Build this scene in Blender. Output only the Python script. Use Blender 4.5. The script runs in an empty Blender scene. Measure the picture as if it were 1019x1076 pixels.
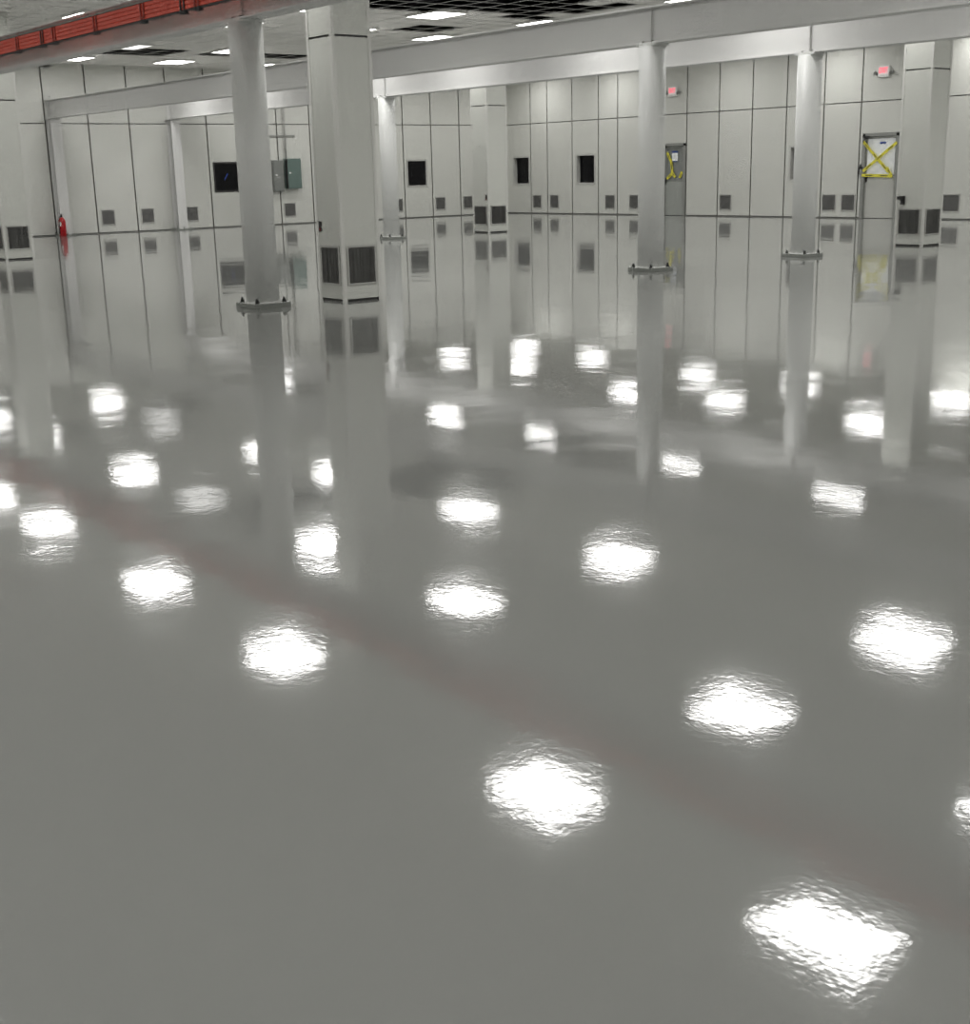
import bpy, bmesh, math, random
from mathutils import Vector, Matrix
random.seed(4)
C = bpy.context.scene.collection
PI = math.pi
# ---------------------------------------------------------------- measures (metres)
EYE = 1.45
XL, YB = -35.87, 29.96            # left wall plane, back wall plane
XR, YF = 7.0, -6.0                # walls behind the photographer
ZS, ZB, ZT, ZC = 2.985, 3.107, 3.59, 4.535   # panel joint, beam underside, beam top, ceiling
ROWS = (7.353, 13.723, 17.226)    # beam lines
X1, X2 = -13.268, -24.871         # pipe column lines

# ---------------------------------------------------------------- materials
def mat(name, col, rough=.5, metal=0., spec=.5, emit=None, estr=1., noise=0., nscale=8., bump=0., coat=0.):
    m = bpy.data.materials.new(name); m.use_nodes = True
    nt = m.node_tree; b = nt.nodes['Principled BSDF']
    b.inputs['Base Color'].default_value = (*col, 1)
    b.inputs['Roughness'].default_value = rough
    b.inputs['Metallic'].default_value = metal
    b.inputs['Specular IOR Level'].default_value = spec
    b.inputs['Coat Weight'].default_value = coat
    tc = nt.nodes.new('ShaderNodeTexCoord')
    if noise:
        n = nt.nodes.new('ShaderNodeTexNoise'); n.inputs['Scale'].default_value = nscale
        n.inputs['Detail'].default_value = 4
        nt.links.new(tc.outputs['Object'], n.inputs['Vector'])
        mx = nt.nodes.new('ShaderNodeMix'); mx.data_type = 'RGBA'
        mx.inputs[6].default_value = (*[c*(1-noise) for c in col], 1)
        mx.inputs[7].default_value = (*[min(1, c*(1+noise)) for c in col], 1)
        nt.links.new(n.outputs['Fac'], mx.inputs[0]); nt.links.new(mx.outputs[2], b.inputs['Base Color'])
    if bump:
        n = nt.nodes.new('ShaderNodeTexNoise'); n.inputs['Scale'].default_value = nscale*6
        nt.links.new(tc.outputs['Object'], n.inputs['Vector'])
        bp = nt.nodes.new('ShaderNodeBump'); bp.inputs['Distance'].default_value = bump
        nt.links.new(n.outputs['Fac'], bp.inputs['Height']); nt.links.new(bp.outputs['Normal'], b.inputs['Normal'])
    if emit:
        b.inputs['Emission Color'].default_value = (*emit, 1); b.inputs['Emission Strength'].default_value = estr
    return m

M = dict(
    panel=mat('wall_panel_white', (.60,.605,.57), .42, noise=.03, nscale=.8),
    joint=mat('joint_dark', (.075,.075,.068), .6),
    base=mat('base_strip_black', (.03,.03,.028), .5),
    wbase=mat('wall_base_grey', (.15,.15,.142), .5),
    tile=mat('ceiling_tile', (.86,.85,.82), .85, noise=.05, nscale=30),
    tbar=mat('ceiling_grid_grey', (.60,.60,.585), .5),
    deck=mat('roof_deck_dark', (.035,.032,.035), .9),
    joist=mat('roof_joist', (.075,.07,.078), .7),
    steel=mat('painted_steel', (.64,.64,.63), .42, noise=.04, nscale=3, bump=.0006),
    steel2=mat('column_paint', (.68,.69,.675), .45, noise=.03, nscale=2),
    column=mat('column_panel', (.61,.62,.58), .4, noise=.03, nscale=2),
    guard=mat('corner_guard', (.66,.66,.63), .3),
    plate=mat('plate_edge_steel', (.20,.21,.195), .4),
    platetop=mat('plate_top_paint', (.62,.63,.60), .35),
    bolt=mat('bolt_black', (.012,.012,.012), .4),
    grille=mat('grille_metal', (.20,.20,.195), .4, metal=.3),
    bars=mat('grille_bars_dark', (.16,.16,.155), .28, metal=.6),
    gframe=mat('grille_frame', (.42,.42,.40), .4),
    gdark=mat('grille_dark', (.035,.035,.034), .8),
    wframe=mat('window_frame_white', (.47,.47,.45), .4),
    glass=mat('dark_glass', (.006,.006,.007), .12, spec=.18),
    red=mat('extinguisher_red', (.38,.008,.012), .3),
    orange=mat('rail_orange', (.78,.085,.045), .45),
    dred=mat('clamp_dark_red', (.30,.03,.02), .5),
    black=mat('rubber_black', (.015,.014,.014), .5),
    white=mat('white_plastic', (.75,.75,.73), .4),
    green=mat('cabinet_green_grey', (.115,.165,.15), .4, noise=.05, nscale=3),
    grey=mat('cabinet_grey', (.19,.20,.19), .4, noise=.05, nscale=3),
    door=mat('door_grey', (.33,.345,.325), .4, noise=.03, nscale=2),
    dframe=mat('door_frame_grey', (.26,.265,.25), .4),
    door2=mat('door_light_grey', (.50,.505,.475), .4, noise=.03, nscale=2),
    dglass=mat('door_pane_grey', (.24,.25,.24), .15),
    paper=mat('paper_white', (.85,.87,.88), .8),
    blue=mat('print_blue', (.02,.05,.22), .6),
    tape=mat('tape_yellow', (.72,.66,.06), .45),
    tprint=mat('tape_print', (.10,.085,.02), .5),
    lampface=mat('lamp_diffuser', (.9,.9,.9), .5, emit=(1,.99,.965), estr=31.5),
    lampdim=mat('lamp_diffuser_dim', (.9,.9,.9), .5, emit=(1,.99,.965), estr=5.),
    exitred=mat('exit_red', (.8,.05,.09), .5, emit=(1,.07,.14), estr=1.5),
    exitface=mat('exit_face', (.8,.72,.72), .5, emit=(1,.75,.75), estr=.5),
    glint=mat('pane_reflection_blue', (.02,.05,.3), .4, emit=(.05,.15,1), estr=.12),  # emissive blue standing in for a reflection on a window pane
)

def floor_material():
    m = bpy.data.materials.new('epoxy_floor'); m.use_nodes = True
    nt = m.node_tree; L = nt.links; b = nt.nodes['Principled BSDF']
    tc = nt.nodes.new('ShaderNodeTexCoord')
    def noise(scale, detail=2., rough=.5):
        n = nt.nodes.new('ShaderNodeTexNoise'); n.inputs['Scale'].default_value = scale
        n.inputs['Detail'].default_value = detail; n.inputs['Roughness'].default_value = rough
        L.new(tc.outputs['Object'], n.inputs['Vector']); return n.outputs['Fac']
    mx = nt.nodes.new('ShaderNodeMix'); mx.data_type = 'RGBA'
    mx.inputs[6].default_value = (.238,.244,.232,1); mx.inputs[7].default_value = (.284,.290,.277,1)
    L.new(noise(.35, 4), mx.inputs[0]); L.new(mx.outputs[2], b.inputs['Base Color'])
    # roughness: fairly even with faint cloudy patches
    mr = nt.nodes.new('ShaderNodeMapRange'); L.new(noise(.9, 3), mr.inputs[0])
    mr.inputs[3].default_value = .02; mr.inputs[4].default_value = .045
    # the coat is more orange-peeled on this side of the hall than along the far walls
    vl = nt.nodes.new('ShaderNodeVectorMath'); vl.operation = 'DOT_PRODUCT'; L.new(tc.outputs['Object'], vl.inputs[0])
    vl.inputs[1].default_value = (-.78, .62, 0)
    m2 = nt.nodes.new('ShaderNodeMapRange'); L.new(vl.outputs['Value'], m2.inputs[0])
    m2.inputs[1].default_value = 3; m2.inputs[2].default_value = 15; m2.inputs[3].default_value = .032; m2.inputs[4].default_value = 0.
    ad = nt.nodes.new('ShaderNodeMath'); ad.operation = 'ADD'; L.new(mr.outputs[0], ad.inputs[0]); L.new(m2.outputs[0], ad.inputs[1])
    L.new(ad.outputs[0], b.inputs['Roughness'])
    b.inputs['IOR'].default_value = 1.75
    prev = None
    for fac, dist in ((noise(.5, 1), .004), (noise(1.3, 1), .003), (noise(3.1, 1), .0009), (noise(20, 2, .6), .00024), (noise(55, 1), .00010)):
        bp = nt.nodes.new('ShaderNodeBump'); bp.inputs['Strength'].default_value = 1
        bp.inputs['Distance'].default_value = dist
        L.new(fac, bp.inputs['Height'])
        if prev: L.new(prev, bp.inputs['Normal'])
        prev = bp.outputs['Normal']
    L.new(prev, b.inputs['Normal'])
    return m
M['floor'] = floor_material()

# ---------------------------------------------------------------- mesh helpers
def bx(bm, x0, x1, y0, y1, z0, z1, mi=0):
    v = [bm.verts.new(p) for p in ((x0,y0,z0),(x1,y0,z0),(x1,y1,z0),(x0,y1,z0),(x0,y0,z1),(x1,y0,z1),(x1,y1,z1),(x0,y1,z1))]
    for f in ((0,3,2,1),(4,5,6,7),(0,1,5,4),(1,2,6,5),(2,3,7,6),(3,0,4,7)):
        bm.faces.new([v[i] for i in f]).material_index = mi
def cyl(bm, p0, p1, r, n=24, r2=None, cap=True):
    p0, p1 = Vector(p0), Vector(p1); d = (p1-p0); q = d.to_track_quat('Z', 'Y')
    r2 = r if r2 is None else r2; a = []; b = []
    for i in range(n):
        t = 2*PI*i/n; o = Vector((math.cos(t), math.sin(t), 0))
        a.append(bm.verts.new(p0 + q @ (o*r))); b.append(bm.verts.new(p1 + q @ (o*r2)))
    for i in range(n):
        j = (i+1) % n; f = bm.faces.new((a[i], a[j], b[j], b[i])); f.smooth = True
    if cap:
        bm.faces.new(list(reversed(a))); bm.faces.new(b)
def lathe(bm, cx, cy, prof, n=28):
    rings = [[bm.verts.new((cx+r*math.cos(2*PI*i/n), cy+r*math.sin(2*PI*i/n), z)) for i in range(n)] for r, z in prof]
    for A, B in zip(rings, rings[1:]):
        for i in range(n):
            f = bm.faces.new((A[i], A[(i+1)%n], B[(i+1)%n], B[i])); f.smooth = True
    bm.faces.new(list(reversed(rings[0]))); bm.faces.new(rings[-1])
def tube(bm, pts, r, n=8):
    for a, b in zip(pts, pts[1:]): cyl(bm, a, b, r, n)
def obj(name, bm, m, parent=None, bevel=0., loc=None):
    me = bpy.data.meshes.new(name); bm.normal_update(); bm.to_mesh(me); bm.free()
    for k in (m if isinstance(m, (list, tuple)) else [m]): me.materials.append(M[k])
    o = bpy.data.objects.new(name, me); C.objects.link(o)
    if parent: o.parent = parent
    if loc: o.location = loc
    if bevel:
        b = o.modifiers.new('bevel', 'BEVEL'); b.width = bevel; b.segments = 2; b.limit_method = 'ANGLE'
        b.harden_normals = False
    return o
def boxobj(name, ext, m, parent=None, bevel=0.):
    bm = bmesh.new()
    for e in (ext if isinstance(ext[0], (list, tuple)) else [ext]): bx(bm, *e)
    return obj(name, bm, m, parent, bevel)
def struct(name, bm, m, parent=None):
    o = obj(name, bm, m, parent)
    if not parent: o['kind'] = 'structure'
    return o
def tag(o, label, cat, group=None):
    o['label'] = label; o['category'] = cat
    if group: o['group'] = group
    return o
def thing(name, label, cat, loc=(0,0,0), group=None, rz=0.):
    o = bpy.data.objects.new(name, None); C.objects.link(o); o.empty_display_size = .1
    o.location = loc; o.rotation_euler = (0,0,rz)
    return tag(o, label, cat, group)
def copy_tree(o, parent=None):
    c = o.copy(); C.objects.link(c)
    if parent: c.parent = parent
    for ch in list(o.children): copy_tree(ch, c)
    return c

# ---------------------------------------------------------------- shell
bm = bmesh.new(); bx(bm, XL-.3, XR+.3, YF-.3, YB+.3, -.2, 0); struct('floor', bm, 'floor')

# openings: (low, high, z0, z1)
WIN_L = [(18.52,19.30,1.05,1.88), (25.56,26.36,1.02,1.87)]
WIN_B = [(-35.63,-34.77,.98,1.91), (-32.40,-31.50,.98,1.91), (-23.64,-22.76,1.0,1.93)]
DOOR_B = [(-28.50,-27.56,0,2.13), (-21.24,-20.16,0,2.17)]
SEAM_L = [13.57-1.19*k for k in range(16,0,-1)] + [13.57,14.78,15.98,17.16,18.38,19.55,20.73,21.9,23.08,24.26,25.44,26.59,27.78,28.95]
SEAM_B = [-34.70,-33.84,-32.60,-31.35,-30.47,-29.22,-27.52,-26.26,-25.02,-23.81,-22.55,-21.36,-20.09,-18.86] + [-18.86+1.24*k for k in range(1,21)]

def panels(seams, lo, hi, openings, put):
    g = .021; xs = [lo] + [s for s in seams if lo+.3 < s < hi-.3] + [hi]
    for a, b in zip(xs, xs[1:]):
        a2 = a + (g if a > lo else 0); b2 = b - (g if b < hi else 0)
        for z0, z1 in ((.03, ZS-.014), (ZS+.014, ZC)):
            cells = [(a2, b2, z0, z1)]
            for (p, q, r, s) in openings:
                nxt = []
                for (u, v, w, t) in cells:
                    if q <= u or p >= v or s <= w or r >= t: nxt.append((u,v,w,t)); continue
                    if u < p: nxt.append((u,p,w,t))
                    if v > q: nxt.append((q,v,w,t))
                    uu, vv = max(u,p), min(v,q)
                    if w < r: nxt.append((uu,vv,w,r))
                    if t > s: nxt.append((uu,vv,s,t))
                cells = nxt
            for c in cells: put(*c)
def backing(lo, hi, openings, ztop, put):
    cells = [(lo, hi, 0, ztop)]
    for (p, q, r, s) in openings:
        nxt = []
        for (u, v, w, t) in cells:
            if q <= u or p >= v or s <= w or r >= t: nxt.append((u,v,w,t)); continue
            if u < p: nxt.append((u,p,w,t))
            if v > q: nxt.append((q,v,w,t))
            uu, vv = max(u,p), min(v,q)
            if w < r: nxt.append((uu,vv,w,r))
            if t > s: nxt.append((uu,vv,s,t))
        cells = nxt
    for c in cells: put(*c)
ZR = 5.7
# left wall
bm = bmesh.new()
backing(YF, YB, WIN_L, ZR, lambda a,b,c,d: bx(bm, XL-.25, XL-.012, a, b, c, d, 1))
panels(SEAM_L, YF, YB, WIN_L, lambda a,b,c,d: bx(bm, XL-.03, XL, a, b, c, d, 0))
wall_left = struct('wall_left', bm, ['panel','joint'])
# back wall
bm = bmesh.new()
backing(XL, XR, WIN_B+DOOR_B, ZR, lambda a,b,c,d: bx(bm, a, b, YB+.012, YB+.25, c, d, 1))
panels(SEAM_B, XL, XR, WIN_B+DOOR_B, lambda a,b,c,d: bx(bm, a, b, YB, YB+.03, c, d, 0))
wall_back = struct('wall_back', bm, ['panel','joint'])
# walls behind the camera
bm = bmesh.new()
bx(bm, XR+.012, XR+.25, YF, YB, 0, ZR, 1)
panels([YF+1.2*k for k in range(1,30)], YF, YB, [], lambda a,b,c,d: bx(bm, XR, XR+.03, a, b, c, d, 0))
struct('wall_right', bm, ['panel','joint'])
bm = bmesh.new()
bx(bm, XL, XR, YF-.25, YF-.012, 0, ZR, 1)
panels([XL+1.2*k for k in range(1,36)], XL, XR, [], lambda a,b,c,d: bx(bm, a, b, YF-.03, YF, c, d, 0))
struct('wall_front', bm, ['panel','joint'])
# black base strips
bm = bmesh.new(); bx(bm, XL, XL+.012, YF, YB-.013, 0, .018); struct('baseboard_left', bm, 'wbase')
bm = bmesh.new()
xs = [XL+.013] + [v for d in DOOR_B for v in (d[0], d[1])] + [XR]
for a, b in zip(xs[::2], xs[1::2]): bx(bm, a, b, YB-.012, YB, 0, .015)
struct('baseboard_back', bm, 'wbase')

# suspended ceiling: tiles, grid bars, open bays, dark deck above
T = .6; GX0, GY0 = -24.9-.6*19, 17.4-.6*40
def cell(i, j): return GX0+T*i, GY0+T*j
HOLES = [(-22.1,-18.6,13.6,19.2), (-22.1,-20.0,11.6,13.4), (-21.1,-19.3,10.2,11.2), (-24.9,-23.7,17.4,18.6),
         (-32.7,-30.6,13.6,15.3), (-32.1,-30.8,16.1,19.1), (-31.6,-30.2,11.4,12.2)]
KEEP = [(-22.1,16.6), (-22.1,13.7), (-30.4,13.7), (-17.7,16.6)]
bm = bmesh.new(); holes = []
for i in range(0, 76):
    for j in range(0, 64):
        x, y = cell(i, j)
        if x > XR or y > YB or x+T < XL or y+T < YF: continue
        c = (x+T/2, y+T/2)
        hole = any(a < c[0] < b and e < c[1] < f for a, b, e, f in HOLES)
        if hole and any(abs(c[0]-kx) < .75 and abs(c[1]-ky) < .6 for kx, ky in KEEP): hole = False
        if hole and random.random() < .13 and c[0] > -23: hole = False
        if hole: holes.append((i, j)); continue
        bx(bm, max(x, XL), min(x+T, XR), max(y, YF), min(y+T, YB), ZC, ZC+.018)
struct('ceiling', bm, 'tile')
bm = bmesh.new()
for i in range(77):
    x = GX0+T*i
    if XL < x < XR: bx(bm, x-.014, x+.014, YF, YB, ZC-.006, ZC-.001)
for j in range(65):
    y = GY0+T*j
    if YF < y < YB: bx(bm, XL, XR, y-.014, y+.014, ZC-.0062, ZC-.0012)
struct('trim_1', bm, 'tbar')
bm = bmesh.new(); bx(bm, XL-.25, XR+.25, YF-.25, YB+.25, ZR, ZR+.1); struct('ceiling_deck', bm, 'deck')
bm = bmesh.new()
for k in range(7):
    y = 10.6 + 1.5*k
    bx(bm, -34, -15, y-.04, y+.04, ZR-.12, ZR-.01); bx(bm, -34, -15, y-.04, y+.04, ZR-.6, ZR-.54)
    for q in range(31):
        x = -34+q*.6
        tube(bm, [(x,y,ZR-.55),(x+.3,y,ZR-.1),(x+.6,y,ZR-.55)], .012, 5)
struct('trim_2', bm, 'joist')

# ---------------------------------------------------------------- windows
def window(n, wall, r, depth, frame, light=None):
    a, b, z0, z1 = r; w = .035
    root = bpy.data.objects.new('window_%d' % n, None); C.objects.link(root); root['kind'] = 'structure'
    def P(u0, u1, d0, d1, zz0, zz1):   # d measured into the wall
        return (XL-d1, XL-d0, u0, u1, zz0, zz1) if wall == 'L' else (u0, u1, YB+d0, YB+d1, zz0, zz1)
    bm = bmesh.new()
    e = -.012
    bx(bm, *P(a-.02, a+w, e, depth, z0-.02, z1+.02)); bx(bm, *P(b-w, b+.02, e, depth, z0-.02, z1+.02))
    bx(bm, *P(a+w, b-w, e, depth, z0-.02, z0+w)); bx(bm, *P(a+w, b-w, e, depth, z1-w, z1+.02))
    obj('window_frame', bm, frame, root)
    bm = bmesh.new(); bx(bm, *P(a+w, b-w, depth-.02, depth-.005, z0+w, z1-w)); obj('window_pane', bm, 'glass', root)
    if light:  # painted blue reflection on the pane, made of small glowing blocks
        bm = bmesh.new()
        cu, cz = (a+b)/2+.0, (z0+z1)/2
        for k in range(5):
            bx(bm, *P(cu-.06+.025*k, cu-.035+.025*k, depth-.024, depth-.021, cz-.08+.035*k, cz-.035+.035*k))
        obj('pane_reflection', bm, 'glint', root)
    return root
window(1, 'L', WIN_L[0], .03, 'black', True)
window(2, 'L', WIN_L[1], .03, 'gframe')
window(3, 'B', WIN_B[0], .16, 'wframe')
window(4, 'B', WIN_B[1], .16, 'wframe')
window(5, 'B', WIN_B[2], .16, 'wframe')

# ---------------------------------------------------------------- doors
def door(n, r, leafmat, panemat, pz0, pz1):
    a, b, z0, z1 = r
    root = bpy.data.objects.new('door_%d' % n, None); C.objects.link(root); root['kind'] = 'structure'
    fw = .07
    boxobj('door_frame', [(a-.02,a+fw,YB-.025,YB+.12,0,z1), (b-fw,b+.02,YB-.025,YB+.12,0,z1), (a-.02,b+.02,YB-.025,YB+.12,z1-fw,z1+.02)], 'dframe', root, .004)
    la, lb, yd = a+fw+.006, b-fw-.006, YB+.05
    pa, pb = la+.055, lb-.055
    boxobj('door_leaf', [(la,pa,yd,yd+.045,.01,z1-fw-.006), (pb,lb,yd,yd+.045,.01,z1-fw-.006),
                         (pa,pb,yd,yd+.045,.01,pz0), (pa,pb,yd,yd+.045,pz1,z1-fw-.006)], leafmat, root, .003)
    boxobj('door_pane', (pa,pb,yd+.015,yd+.025,pz0,pz1), panemat, root)
    bm = bmesh.new(); t = .02
    for e in ((pa,pb,pz0,pz0+t),(pa,pb,pz1-t,pz1),(pa,pa+t,pz0+t,pz1-t),(pb-t,pb,pz0+t,pz1-t)): bx(bm, e[0],e[1],yd-.008,yd+.012,e[2],e[3])
    obj('pane_bead', bm, 'dframe', root)
    bm = bmesh.new(); hx = la+.035
    bx(bm, hx-.025,hx+.025,yd-.01,yd,.94,1.12); tube(bm, [(hx,yd-.01,1.05),(hx,yd-.055,1.05),(hx+.11,yd-.06,1.05)], .010)
    obj('door_handle', bm, 'black', root)
    bm = bmesh.new()
    bx(bm, a+.02,a+.20,YB-.06,YB-.026,z1-.10,z1-.05); tube(bm, [(a+.1,YB-.05,z1-.10),(a+.06,YB-.09,z1-.16),(a+.02,YB-.03,z1-.22)], .012)
    obj('door_closer', bm, 'black', root)
    if n == 2:
        bm = bmesh.new(); tube(bm, [(a-.03,YB-.03,1.40),(a-.05,YB-.06,1.28),(a-.10,YB-.03,1.10)], .02); bx(bm, a-.05,a+.03,YB-.05,YB-.0255,1.28,1.34)
        obj('hold_open_arm', bm, 'black', root)
    return la, lb, yd, pa, pb
d1 = door(1, DOOR_B[0], 'door', 'dglass', 1.03, 2.02)
d2 = door(2, DOOR_B[1], 'door2', 'dglass', 1.12, 2.06)

def ribbon(bm, p, q, w, th=.003, mi=0):
    p, q = Vector(p), Vector(q); d = (q-p).normalized(); s = Vector((-d.z, 0, d.x))*w/2; y = Vector((0,-th,0))
    v = [bm.verts.new(k) for k in (p-s, q-s, q+s, p+s, p-s+y, q-s+y, q+s+y, p+s+y)]
    for f in ((0,3,2,1),(4,5,6,7),(0,1,5,4),(1,2,6,5),(2,3,7,6),(3,0,4,7)):
        bm.faces.new([v[i] for i in f]).material_index = mi
def tape(root, segs, w, yy):
    for k, ((ax, az), (bx_, bz)) in enumerate(segs):
        y = yy - .004*k
        b1 = bmesh.new(); ribbon(b1, (ax,y,az), (bx_,y,bz), w); o = obj('tape_strip', b1, 'tape', root)
        n = max(1, int(math.hypot(bx_-ax, bz-az)/.36))
        for i in range(n):
            t0, t1 = (i+.25)/n, (i+.7)/n
            b2 = bmesh.new(); ribbon(b2, (ax+(bx_-ax)*t0,y-.0032,az+(bz-az)*t0), (ax+(bx_-ax)*t1,y-.0032,az+(bz-az)*t1), w*.36, .0006)
            obj('tape_print', b2, 'tprint', o)
# door 2: white sheet behind the pane frame, taped over with a yellow cross
la, lb, yd, pa, pb = d2
sh = boxobj('cover_sheet', (pa-.01, pb+.01, yd-.016, yd-.012, 1.11, 2.04), 'paper')
tag(sh, 'white sheet covering the upper half of the door beside the panelled column on the right', 'sheet')
boxobj('blue_print', [(pa+.36,pa+.43,yd-.019,yd-.0165,1.90,1.96),(pa+.43,pa+.47,yd-.019,yd-.0165,1.915,1.96),(pa+.47,pa+.54,yd-.019,yd-.0165,1.90,1.96)], 'blue', sh)
tp = thing('caution_tape', 'yellow caution tape crossed in an X over the white-covered door', 'tape', (0,0,0))
fy = YB-.03
tape(tp, [((DOOR_B[1][0]+.02,1.97),(pb-.12,1.20)), ((DOOR_B[1][0]+.05,1.22),(pb+.09,1.93)), ((DOOR_B[1][0]+.02,1.12),(pb+.01,1.09)),
          ((pb-.16,1.30),(pb-.02,1.11))], .075, fy)
# door 1: notice and scraps of tape
la, lb, yd, pa, pb = d1
nt_ = boxobj('notice_sheet', (-28.14,-27.90,yd-.014,yd-.010,1.62,1.90), 'paper')
tag(nt_, 'small white notice with a blue heading on the grey door behind a round column', 'notice')
boxobj('heading_strip', (-28.14,-27.90,yd-.017,yd-.0145,1.86,1.92), 'blue', nt_); boxobj('footer_strip', (-28.10,-27.93,yd-.017,yd-.0145,1.60,1.625), 'blue', nt_)
tp = thing('caution_tape', 'torn yellow caution tape hanging in scraps on the grey door with a small notice', 'tape')
tape(tp, [((-28.34,1.88),(-28.18,1.62)), ((-28.18,1.66),(-28.10,1.26)), ((-28.14,1.30),(-27.98,1.14)), ((-28.32,1.10),(-28.10,1.26)), ((-27.80,1.12),(-27.70,1.30))], .085, yd-.02)

# ---------------------------------------------------------------- wall grilles
def wall_vent(wall, u0, u1, z0, z1, label):
    w, h = u1-u0, z1-z0
    loc, rz = ((XL, (u0+u1)/2, (z0+z1)/2), PI/2) if wall == 'L' else (((u0+u1)/2, YB, (z0+z1)/2), 0)
    root = thing('wall_vent', label, 'vent', loc, 'square grilles low on the walls', rz)
    # local: x along wall, -y into the room
    t = .025
    boxobj('vent_frame', [(-w/2,w/2,-.016,-.001,-h/2,-h/2+t),(-w/2,w/2,-.016,-.001,h/2-t,h/2),(-w/2,-w/2+t,-.016,-.001,-h/2+t,h/2-t),(w/2-t,w/2,-.016,-.001,-h/2+t,h/2-t)], 'gframe', root)
    boxobj('backing', (-w/2+t,w/2-t,-.004,-.001,-h/2+t,h/2-t), 'gdark', root)
    bm = bmesh.new(); n = 12
    for k in range(n):
        z = -h/2+t+(h-2*t)*(k+.5)/n
        bx(bm, -w/2+t, w/2-t, -.013, -.005, z-.0095, z+.0075)
    for k in range(1, 8):
        x = -w/2+t+(w-2*t)*k/8; bx(bm, x-.003, x+.003, -.0145, -.0135, -h/2+t, h/2-t)
    obj('louvres', bm, 'grille', root)
    return root
LV = [(14.90,15.30,'small square grille on the left wall, nearest the red fire extinguisher'),
      (16.10,16.50,'small square grille on the left wall, between the two wall columns, second from extinguisher'),
      (17.50,17.90,'small square grille partly hidden by the farther of the two left wall columns'),
      (20.83,21.24,'small square grille directly under the green-grey electrical cabinet'),
      (24.95,25.34,'small square grille half hidden behind the distant round column beside the dark window'),
      (26.69,27.11,'small square grille to the right of the farther dark window, left wall'),
      (27.87,28.28,'small square grille on the left wall, last before the room corner')]
for a, b, l in LV: wall_vent('L', a, b, .225, .65, l)
BV = [(-34.60,-34.15,'left grille of the close pair between the two white-framed windows'),
      (-33.71,-33.27,'right grille of the close pair between the two white-framed windows'),
      (-31.02,-30.57,'square grille on the back wall just right of the second white-framed window'),
      (-29.92,-29.47,'square grille on the back wall cut off by the middle round column'),
      (-26.17,-25.71,'lone square grille on the wide bare panels between the two nearer round columns'),
      (-22.49,-22.03,'left grille of the pair beside the taped door'),
      (-21.86,-21.41,'right grille of the pair, next to the frame of the taped door'),
      (-18.79,-18.31,'square grille at the right edge, to the right of the panelled column')]
for a, b, l in BV: wall_vent('B', a, b, .185, .63, l)

# ---------------------------------------------------------------- pipe columns
def pipe_column(x, y, label):
    root = thing('pipe_column', label, 'column', (x, y, 0), 'round white pipe columns')
    R_ = .19; s = .23; hp = .055
    bm = bmesh.new(); bx(bm, -s, s, -s, s, .0, hp)
    o = obj('base_plate', bm, ['plate','platetop'], root, .004)
    for f in o.data.polygons:
        if f.normal.z > .9: f.material_index = 1
    bm = bmesh.new(); cyl(bm, (0,0,hp), (0,0,ZB-.03), R_, 48); obj('shaft', bm, 'steel2', root)
    bm = bmesh.new(); cyl(bm, (0,0,hp), (0,0,hp+.012), R_+.012, 48, R_+.001); obj('weld_ring', bm, 'steel2', root)
    boxobj('cap_plate', (-.185,.185,-.15,.15,ZB-.03,ZB-.001), 'steel2', root, .003)
    for sx, sy in ((-1,-1),(1,-1),(1,1),(-1,1)):
        bm = bmesh.new(); px, py = sx*.175, sy*.175
        cyl(bm, (px,py,hp), (px,py,hp+.006), .03, 16); cyl(bm, (px,py,hp+.006), (px,py,hp+.032), .022, 6); cyl(bm, (px,py,hp+.032), (px,py,hp+.055), .012, 10)
        obj('anchor_bolt', bm, 'bolt', root)
    return root
pipe_column(X1, ROWS[0], 'nearest round white column, under the beam with the orange rails')
pipe_column(X1, ROWS[1], 'middle round white column, in front of the grey door with a notice')
pipe_column(X1, ROWS[2], 'round white column on the right, left of the taped door')
pipe_column(X2, ROWS[2], 'farthest round white column, just right of the big panelled column')

# wall columns: H sections at the left wall
def wall_column(y, label):
    root = thing('wall_column', label, 'column', (XL+.20, y, 0), 'steel wall columns on the left wall')
    hp = .03; f = .14; d = .16; t = .016
    boxobj('base_plate', (-.19,.24,-.24,.24,0,hp), 'plate', root, .003)
    boxobj('shaft', [(d-t,d,-f,f,hp,ZB-.02), (-d,-d+t,-f,f,hp,ZB-.02), (-d+t,d-t,-t/2,t/2,hp,ZB-.02)], 'steel', root)
    boxobj('cap_plate', (-.18,.18,-.16,.16,ZB-.02,ZB-.001), 'steel', root)
    for px, py in ((.2,-.2),(.2,0),(.2,.2),(-.02,-.2),(-.02,.2),(-.16,-.2),(-.16,.2)):
        bm = bmesh.new(); cyl(bm, (px,py,hp), (px,py,hp+.03), .022, 6); cyl(bm, (px,py,hp+.03), (px,py,hp+.06), .012, 8)
        obj('anchor_bolt', bm, 'plate', root)
wall_column(ROWS[1], 'white steel column against the left wall with the red fire extinguisher at its foot')
wall_column(ROWS[2], 'white steel column against the left wall, midway between the extinguisher and the electrical boxes')

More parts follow.
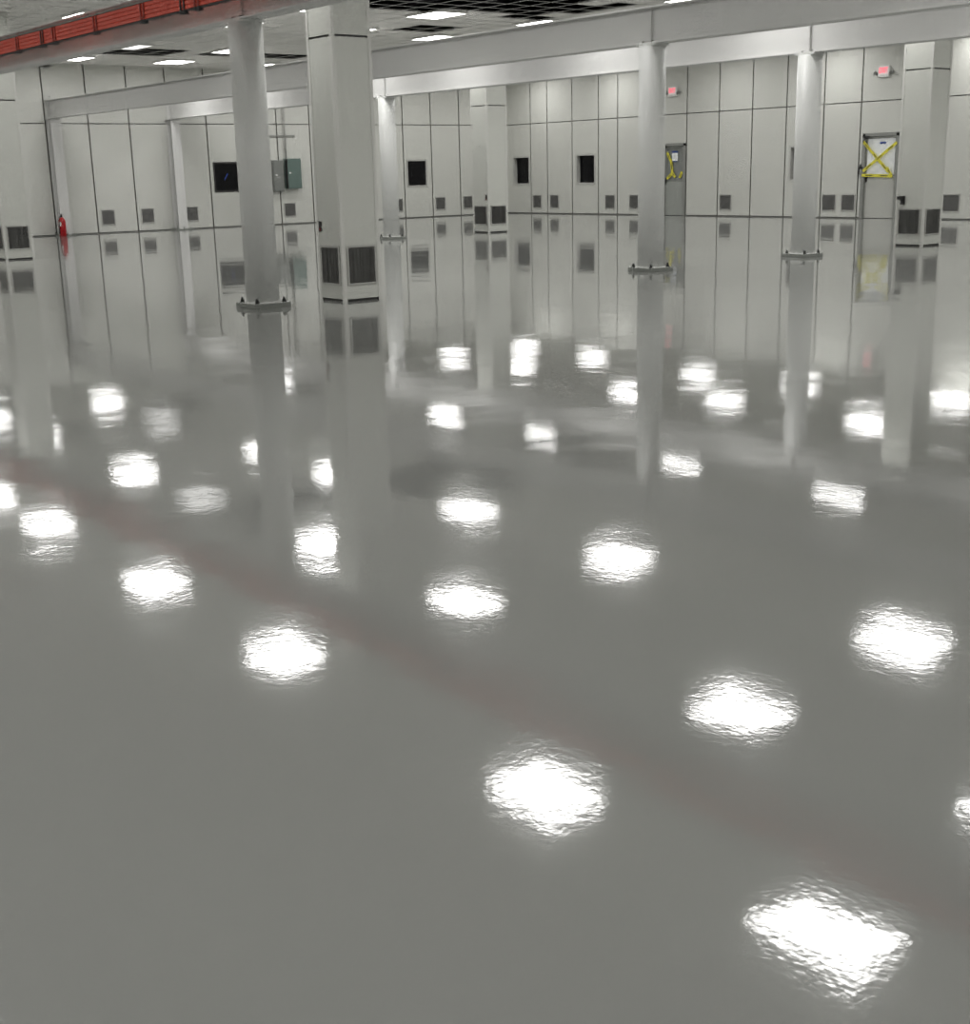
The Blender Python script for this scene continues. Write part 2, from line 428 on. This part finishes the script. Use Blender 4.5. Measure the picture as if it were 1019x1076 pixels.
# ---------------------------------------------------------------- beams
def beam(i, y, xa, xb, label, stiff, ZT=ZT):
    root = thing('steel_beam', label, 'beam', (0, y, 0), 'white runway beams on columns')
    hf = .13; tf = .02; tw = .012
    bm = bmesh.new()
    bx(bm, xa, xb, -hf, hf, ZB, ZB+tf); bx(bm, xa, xb, -hf, hf, ZT-tf, ZT); bx(bm, xa, xb, -tw/2, tw/2, ZB+tf, ZT-tf)
    obj('girder', bm, 'steel', root, .003)
    boxobj('end_bracket', [(XL,XL+.05,-.10,.10,ZB,ZT+.13),(XL+.05,XL+.22,-.012,.012,ZT,ZT+.12)], 'steel', root)
    for x in stiff:
        boxobj('stiffener', [(x-.006,x+.006,-hf+.085,-tw/2,ZB+tf,ZT-tf),(x-.006,x+.006,tw/2,hf-.085,ZB+tf,ZT-tf)], 'steel', root)
        for dx, dy in ((-.09,-.09),(.09,-.09),(-.09,.09),(.09,.09)):
            bm = bmesh.new(); cyl(bm, (x+dx,dy,ZB+tf), (x+dx,dy,ZB+tf+.02), .02, 6); cyl(bm, (x+dx,dy,ZB-.075), (x+dx,dy,ZB-.0315), .018, 6)
            obj('flange_bolt', bm, 'bolt', root)
    return root
beam(0, ROWS[0], XL+.05, 5.5, 'white steel I-beam nearest the camera carrying the orange conductor rails', [X1])
beam(1, ROWS[1], XL+.05, 5.5, 'white steel I-beam of the middle row, passing over the middle round column', [X1])
beam(2, ROWS[2], XL+.05, 5.5, 'white steel I-beam of the rear row, seen below the middle beam', [X2, X1], 3.79)

# conductor rails on the near side of the front beam
yr = ROWS[0]-.30
root = thing('conductor_rail', 'orange conductor bars with black hangers running along the near beam', 'rail', (0,0,0))
for k in range(4):
    bm = bmesh.new(); z = 3.300+.047*k
    bx(bm, -34.5, 5.2, yr-.02, yr+.02, z-.018, z+.022); bx(bm, -34.5, 5.2, yr-.012, yr+.012, z-.022, z-.018)
    obj('conductor_bar', bm, 'orange', root, .003)
boxobj('carrier_strip', (-34.5,5.2,yr-.026,yr+.03,3.262,3.276), 'black', root)
boxobj('cover_strip', (-34.5,5.2,yr-.028,yr+.03,3.468,3.483), 'plate', root)
hx = [-19.33+1.40*k for k in range(-10,17)] + [-18.37,-14.08,-9.9,-22.6]
for x in hx:
    bm = bmesh.new()
    bx(bm, x-.06,x-.02,yr-.031,yr-.024,3.235,3.28); bx(bm, x+.01,x+.06,yr-.031,yr-.024,3.225,3.28); bx(bm, x-.06,x+.06,yr-.024,yr+.03,3.235,3.246)
    bx(bm, x-.02,x+.02,yr+.022,yr+.034,3.246,3.44); bx(bm, x-.02,x+.02,yr+.022,ROWS[0]-.007,3.44,3.46)
    hg = obj('hanger', bm, 'black', root)
    boxobj('clamp', [(x-.055,x-.03,yr-.031,yr-.024,3.28,3.468),(x+.03,x+.055,yr-.031,yr-.024,3.28,3.468),(x-.03,x+.03,yr-.029,yr-.024,3.30,3.31)], 'black' if x in (-18.37,-14.08) else 'dred', hg)

# ---------------------------------------------------------------- panelled box columns
def box_column(x1, y0, s, label, extras=None, seamz=ZS-.02):
    """x1 = right side (towards +x), y0 = near side; square of side s."""
    root = thing('panelled_column', label, 'column', (x1-s/2, y0+s/2, 0), 'square panelled columns')
    h = s/2
    boxobj('body', [(-h,h,-h,h,.03,seamz-.012),(-h,h,-h,h,seamz+.012,ZC-.008)], 'column', root)
    boxobj('joint_core', [(-h+.01,h-.01,-h+.01,h-.01,seamz-.012,seamz+.012)], 'base', root)
    boxobj('base_strip', [(-h+.008,h-.008,-h+.008,h-.008,0,.03)], 'base', root)
    g = .038; e = .006
    for sx, sy in ((-1,-1),(1,-1),(1,1),(-1,1)):
        cx, cy = sx*h, sy*h
        boxobj('corner_guard', [(min(cx+sx*e,cx-sx*g),max(cx+sx*e,cx-sx*g),min(cy,cy+sy*e),max(cy,cy+sy*e),0,ZC-.008),
                                (min(cx,cx+sx*e),max(cx,cx+sx*e),min(cy,cy-sy*g),max(cy,cy-sy*g),0,ZC-.008)], 'guard', root)
    for q in range(4):
        rot = Matrix.Rotation(q*PI/2, 4, 'Z')
        w, z0, z1 = s-.11, .19, .645
        def R(bm):
            bmesh.ops.transform(bm, matrix=rot, verts=bm.verts)
            return bm
        bm = bmesh.new()
        bx(bm, -w/2,w/2,-h-.003,-h-.0005,z0,z1); back = obj('vent_grille', R(bm), 'gdark', root)
        bm = bmesh.new(); t = .022
        for e4 in ((-w/2,w/2,z0,z0+t),(-w/2,w/2,z1-t,z1),(-w/2,-w/2+t,z0+t,z1-t),(w/2-t,w/2,z0+t,z1-t)): bx(bm, e4[0],e4[1],-h-.014,-h-.003,e4[2],e4[3])
        obj('vent_frame', R(bm), 'gframe', back)
        bm = bmesh.new(); n = 26
        for k in range(n):
            u = -w/2+t+(w-2*t)*(k+.5)/n; hw = .002+.0035*random.random(); bx(bm, u-hw,u+hw,-h-.011,-h-.0035,z0+t,z1-t)
        obj('vent_bars', R(bm), 'bars', back)
    return root
c0 = box_column(-25.55, 8.62, .55, 'square panelled column cut by the left edge of the picture')
c1 = box_column(-12.92, 8.24, .52, 'large square panelled column right of the nearest round column')
c2 = box_column(-24.84, 20.08, .60, 'small distant square panelled column standing before the room corner')
c3 = box_column(-13.10, 20.32, .56, 'square panelled column on the right, beside the taped door')
def outlet(parent, x, yf, z):
    o = boxobj('outlet', (x-.03,x+.03,yf-.008,yf-.001,z-.06,z+.06), 'black', parent)
    boxobj('outlet_light', (x-.012,x+.012,yf-.011,yf-.0085,z-.045,z-.025), 'red', o)
outlet(c1, -.19, -.26, .865); outlet(c2, .22, -.30, .84)
# small black camera with its cord on the right column
bm = bmesh.new(); bx(bm, -.22,-.10,-.36,-.281,.80,.86); bx(bm, -.16,-.10,-.34,-.281,.72,.80)
o = obj('wall_socket_device', bm, 'black', c3, .005)
bm = bmesh.new(); tube(bm, [(-.17,-.30,.80),(-.20,-.30,.70),(-.21,-.295,.645)], .006, 6); tube(bm, [(-.12,-.30,.72),(-.17,-.295,.66)], .005, 6)
obj('device_cord', bm, 'white', c3)

# ---------------------------------------------------------------- exit signs
def exit_sign(x, z, label):
    root = thing('exit_sign', label, 'sign', (x, YB, z), 'lit exit signs on the back wall')
    boxobj('housing', (-.17,.17,-.06,-.001,-.14,.14), 'white', root, .006)
    boxobj('sign_face', (-.145,.145,-.065,-.0605,-.075,.125), 'exitface', root)
    cu = bpy.data.curves.new('t', 'FONT'); cu.body = 'EXIT'; cu.size = .19; cu.extrude = .002; cu.align_x = 'CENTER'; cu.align_y = 'CENTER'; cu.offset = .004
    to = bpy.data.objects.new('t', cu); C.objects.link(to)
    dg = bpy.context.evaluated_depsgraph_get(); me = bpy.data.meshes.new_from_object(to.evaluated_get(dg))
    bpy.data.objects.remove(to)
    me.materials.clear(); me.materials.append(M['exitred'])
    w = max(v.co.x for v in me.vertices)-min(v.co.x for v in me.vertices)
    k = .26/w
    me.transform(Matrix.Translation((0,-.068,.025)) @ Matrix.Rotation(PI/2, 4, 'X') @ Matrix.Diagonal((k,1,1,1)))
    o = bpy.data.objects.new('sign_letters', me); C.objects.link(o); o.parent = root
    for s in (-1, 1):
        bm = bmesh.new(); cyl(bm, (s*.172,-.03,-.03), (s*.22,-.03,-.03), .012, 8); cyl(bm, (s*.25,-.02,-.03), (s*.25,-.085,-.045), .042, 20)
        obj('lamp_head', bm, 'grille', root)
exit_sign(-28.08, 3.64, 'lit red exit sign high above the grey door with the small notice')
exit_sign(-20.70, 3.70, 'lit red exit sign high above the taped door')

# ---------------------------------------------------------------- electrical gear on the left wall
def cabinet(name, y0, y1, z0, z1, d, m, label, extra):
    root = thing(name, label, 'electrical panel', (XL, (y0+y1)/2, z0))
    w = (y1-y0)/2; h = z1-z0
    boxobj('cabinet_body', (0,d,-w,w,0,h), m, root, .008)
    o = boxobj('cabinet_door', (d,d+.012,-w+.015,w-.015,.02,h-.02), m, root, .004)
    boxobj('label_plate', (d+.012,d+.014,-w+.06,-w+.13,h*.50,h*.55), 'white', o)
    if extra:
        boxobj('switch_handle', [(d-.04,d+.03,-w-.03,-w-.001,h*.05,h*.95),(d,d+.045,-w-.035,-w-.001,h*.86,h*.98),(d,d+.045,-w-.035,-w-.001,.02,h*.10)], 'black', root)
    else:
        boxobj('latch', (d+.012,d+.02,-.06,.05,h*.44,h*.46), 'white', root)
cabinet('wall_electrical_panel', 20.45, 20.80, 1.00, 1.93, .14, 'grey', 'plain grey electrical box partly hidden by the nearest round column', False)
cabinet('disconnect_switch', 20.90, 21.40, 1.07, 1.97, .20, 'green', 'green-grey electrical cabinet with a black side handle on the left wall', True)
root = thing('conduit_pipe', 'thin grey conduit rising up the wall from the green-grey electrical cabinet', 'pipe', (XL, 20.97, 1.97))
bm = bmesh.new(); cyl(bm, (.06,0,.003), (.06,0,ZC-1.98), .024, 14); obj('pipe', bm, 'gframe', root)
for z in (.3,1.2,2.1): boxobj('pipe_clamp', (.001,.09,-.04,.04,z,z+.03), 'gframe', root)
tag(boxobj('mounting_rail', [(XL+.001,XL+.03,20.44,21.34,2.615,2.665),(XL+.03,XL+.034,20.44,21.34,2.615,2.628),(XL+.03,XL+.034,20.44,21.34,2.652,2.665)], 'dframe'), 'short dark horizontal metal rail on the wall above the electrical boxes', 'rail')
root = thing('ceiling_box', 'small dark box on the left wall right under the ceiling above the extinguisher', 'box', (XL, 13.72, 4.42))
boxobj('box_body', (.001,.14,-.09,.09,0,.11), 'dframe', root, .006); boxobj('box_cover', (.141,.149,-.075,.075,.012,.098), 'black', root)

# fire extinguisher
ex = thing('fire_extinguisher', 'red fire extinguisher standing at the foot of the left wall column', 'fire extinguisher', (XL+.56, 13.53, 0))
bm = bmesh.new(); lathe(bm, 0, 0, [(.085,0),(.095,.012),(.095,.40),(.088,.44),(.06,.475),(.032,.495),(.030,.515)]); obj('cylinder', bm, 'red', ex)
bm = bmesh.new(); lathe(bm, 0, 0, [(.022,.515),(.026,.52),(.026,.55),(.016,.556)], 16); bx(bm, -.02,.10,-.012,.012,.553,.563); bx(bm, -.02,.11,-.012,.012,.58,.59); bx(bm,-.02,.005,-.01,.01,.555,.588); obj('valve', bm, 'black', ex)
bm = bmesh.new(); tube(bm, [(.02,-.02,.535),(.06,-.08,.52),(.07,-.105,.42),(.06,-.108,.25),(.055,-.108,.16)], .010); cyl(bm, (.055,-.108,.17), (.05,-.11,.08), .012, 10, .022); obj('hose', bm, 'black', ex)
bm = bmesh.new()
n = 10; A = []; 
for k in range(n+1):
    t = -1.5+.9*k/n; A.append((bm.verts.new((.0962*math.cos(t), .0962*math.sin(t), .27)), bm.verts.new((.0962*math.cos(t), .0962*math.sin(t), .38))))
for p, q in zip(A, A[1:]): bm.faces.new((p[0], q[0], q[1], p[1]))
obj('instruction_label', bm, 'white', ex)

# ---------------------------------------------------------------- view direction
yaw, pitch, roll = math.radians(-51.52296204), math.radians(14.85121153), math.radians(-1.37442377)
f = Vector((math.sin(yaw)*math.cos(pitch), math.cos(yaw)*math.cos(pitch), -math.sin(pitch)))
r = Vector((math.cos(yaw), -math.sin(yaw), 0)); u = r.cross(f)
r2 = r*math.cos(roll)+u*math.sin(roll); u2 = -r*math.sin(roll)+u*math.cos(roll)
# ---------------------------------------------------------------- ceiling lights
LX = (-5.4,-8.75,-13.85,-17.7,-22.1,-25.1,-30.4,-33.8)
LY = (7.65,10.6,13.7,16.5,19.5,22.2,25.7,28.8)
ORD = ('first','second','third','fourth','fifth','sixth','seventh','eighth')
OUT = 'lit square ceiling light out of the picture, beside or behind the photographer'
def make_light():
    root = thing('ceiling_light', '', 'ceiling light', (0,0,0), 'square ceiling lights')
    w, h, t = .54, .40, .03
    z1, z0 = ZC-.008, ZC-.045
    boxobj('light_frame', [(-w,w,-h,-h+t,z0,z1),(-w,w,h-t,h,z0,z1),(-w,-w+t,-h+t,h-t,z0,z1),(w-t,w,-h+t,h-t,z0,z1),(-w+t,w-t,-h+t,h-t,z1-.008,z1)], 'white', root)
    bm = bmesh.new(); vs = [bm.verts.new(p) for p in ((-w+t,-h+t,z0+.008),(-w+t,h-t,z0+.008),(w-t,h-t,z0+.008),(w-t,-h+t,z0+.008))]
    bm.faces.new(vs); obj('diffuser', bm, 'lampface', root)
    return root
LABEL = {(-25.1,10.6):'lit ceiling light above the orange rails at the upper left corner',
 (-33.8,16.5):'lit ceiling light over the left wall, just right of the open dark ceiling patch',
 (-25.1,13.7):'lit ceiling light seen left of the nearest round column, the higher of two there',
 (-30.4,16.5):'lit ceiling light partly covered by the nearest round column, the lower of two there',
 (-33.8,19.5):'lit ceiling light between the nearest round column and the big panelled column',
 (-22.1,16.5):'lit ceiling light at the top of the picture right of the big panelled column',
 (-22.1,19.5):'lit ceiling light touching the large open dark part of the ceiling on its right',
 (-25.1,19.5):'lit ceiling light just above the middle beam, below the small open tile'}
DIM = {(-22.1,10.6), (-30.4,13.7)}
MOVE = {(-25.1,25.7):(-24.7,24.7), (-25.1,28.8):(-25.5,28.4), (-17.7,28.8):(-17.8,29.3), (-25.1,19.5):(-25.6,19.25), (-22.1,16.5):(-21.95,16.5)}
def px(p):
    d = Vector(p)-Vector((0,0,EYE)); k = 1349.3656/d.dot(f)
    return 509.5+k*d.dot(r2), 538-k*d.dot(u2)
def seen(p):
    q = px((p[0], p[1], -ZC)); e = px((p[0], p[1], ZC))
    return -60 < q[0] < 1060 and q[1] < 1110 or (-20 < e[0] < 1040 and e[1] > -5)
first = make_light(); used = False
for j, y in enumerate(LY):
    rank = 0
    for i, x in enumerate(LX + (-.5, 4.5)):
        o = copy_tree(first) if used else first; used = True
        p = MOVE.get((x, y), (x, y)); o.location = (*p, 0)
        if (x, y) in DIM:      # weak lamps
            dd = [c for c in o.children if c.name.startswith('diffuser')][0]
            dd.data = dd.data.copy(); dd.data.materials[0] = M['lampdim']
        if seen(p):
            o['label'] = LABEL.get((x, y), 'ceiling light mirrored as floor glare, %s from the right in the %s row' % (ORD[rank], ORD[j])); rank += 1
        else:
            o['label'] = OUT; o['group'] = 'ceiling lights out of the picture'
for y in (1.7, -1.3, -4.3):
    for x in LX + (-.5, 4.5):
        o = copy_tree(first); o.location = (x, y, 0); o['label'] = OUT; o['group'] = 'ceiling lights out of the picture'

# ---------------------------------------------------------------- camera, world, view
cam = bpy.data.cameras.new('camera'); co = bpy.data.objects.new('camera', cam); C.objects.link(co)
co.matrix_world = Matrix(((r2.x,u2.x,-f.x,0),(r2.y,u2.y,-f.y,0),(r2.z,u2.z,-f.z,EYE),(0,0,0,1)))
cam.sensor_fit = 'VERTICAL'; cam.sensor_height = 36; cam.lens = 36*1349.3656/1076; cam.clip_end = 200; cam.clip_start = .05
sc = bpy.context.scene; sc.camera = co
w = bpy.data.worlds.new('world'); sc.world = w; w.use_nodes = True
w.node_tree.nodes['Background'].inputs[0].default_value = (.02,.02,.022,1); w.node_tree.nodes['Background'].inputs[1].default_value = 1
sc.view_settings.view_transform = 'Standard'; sc.view_settings.look = 'None'
sc.view_settings.exposure = -1.17; sc.view_settings.gamma = 1; sc.view_settings.use_curve_mapping = False
sc.cycles.denoising_input_passes = 'RGB'; sc.cycles.max_bounces = 8; sc.cycles.diffuse_bounces = 5; sc.cycles.glossy_bounces = 4
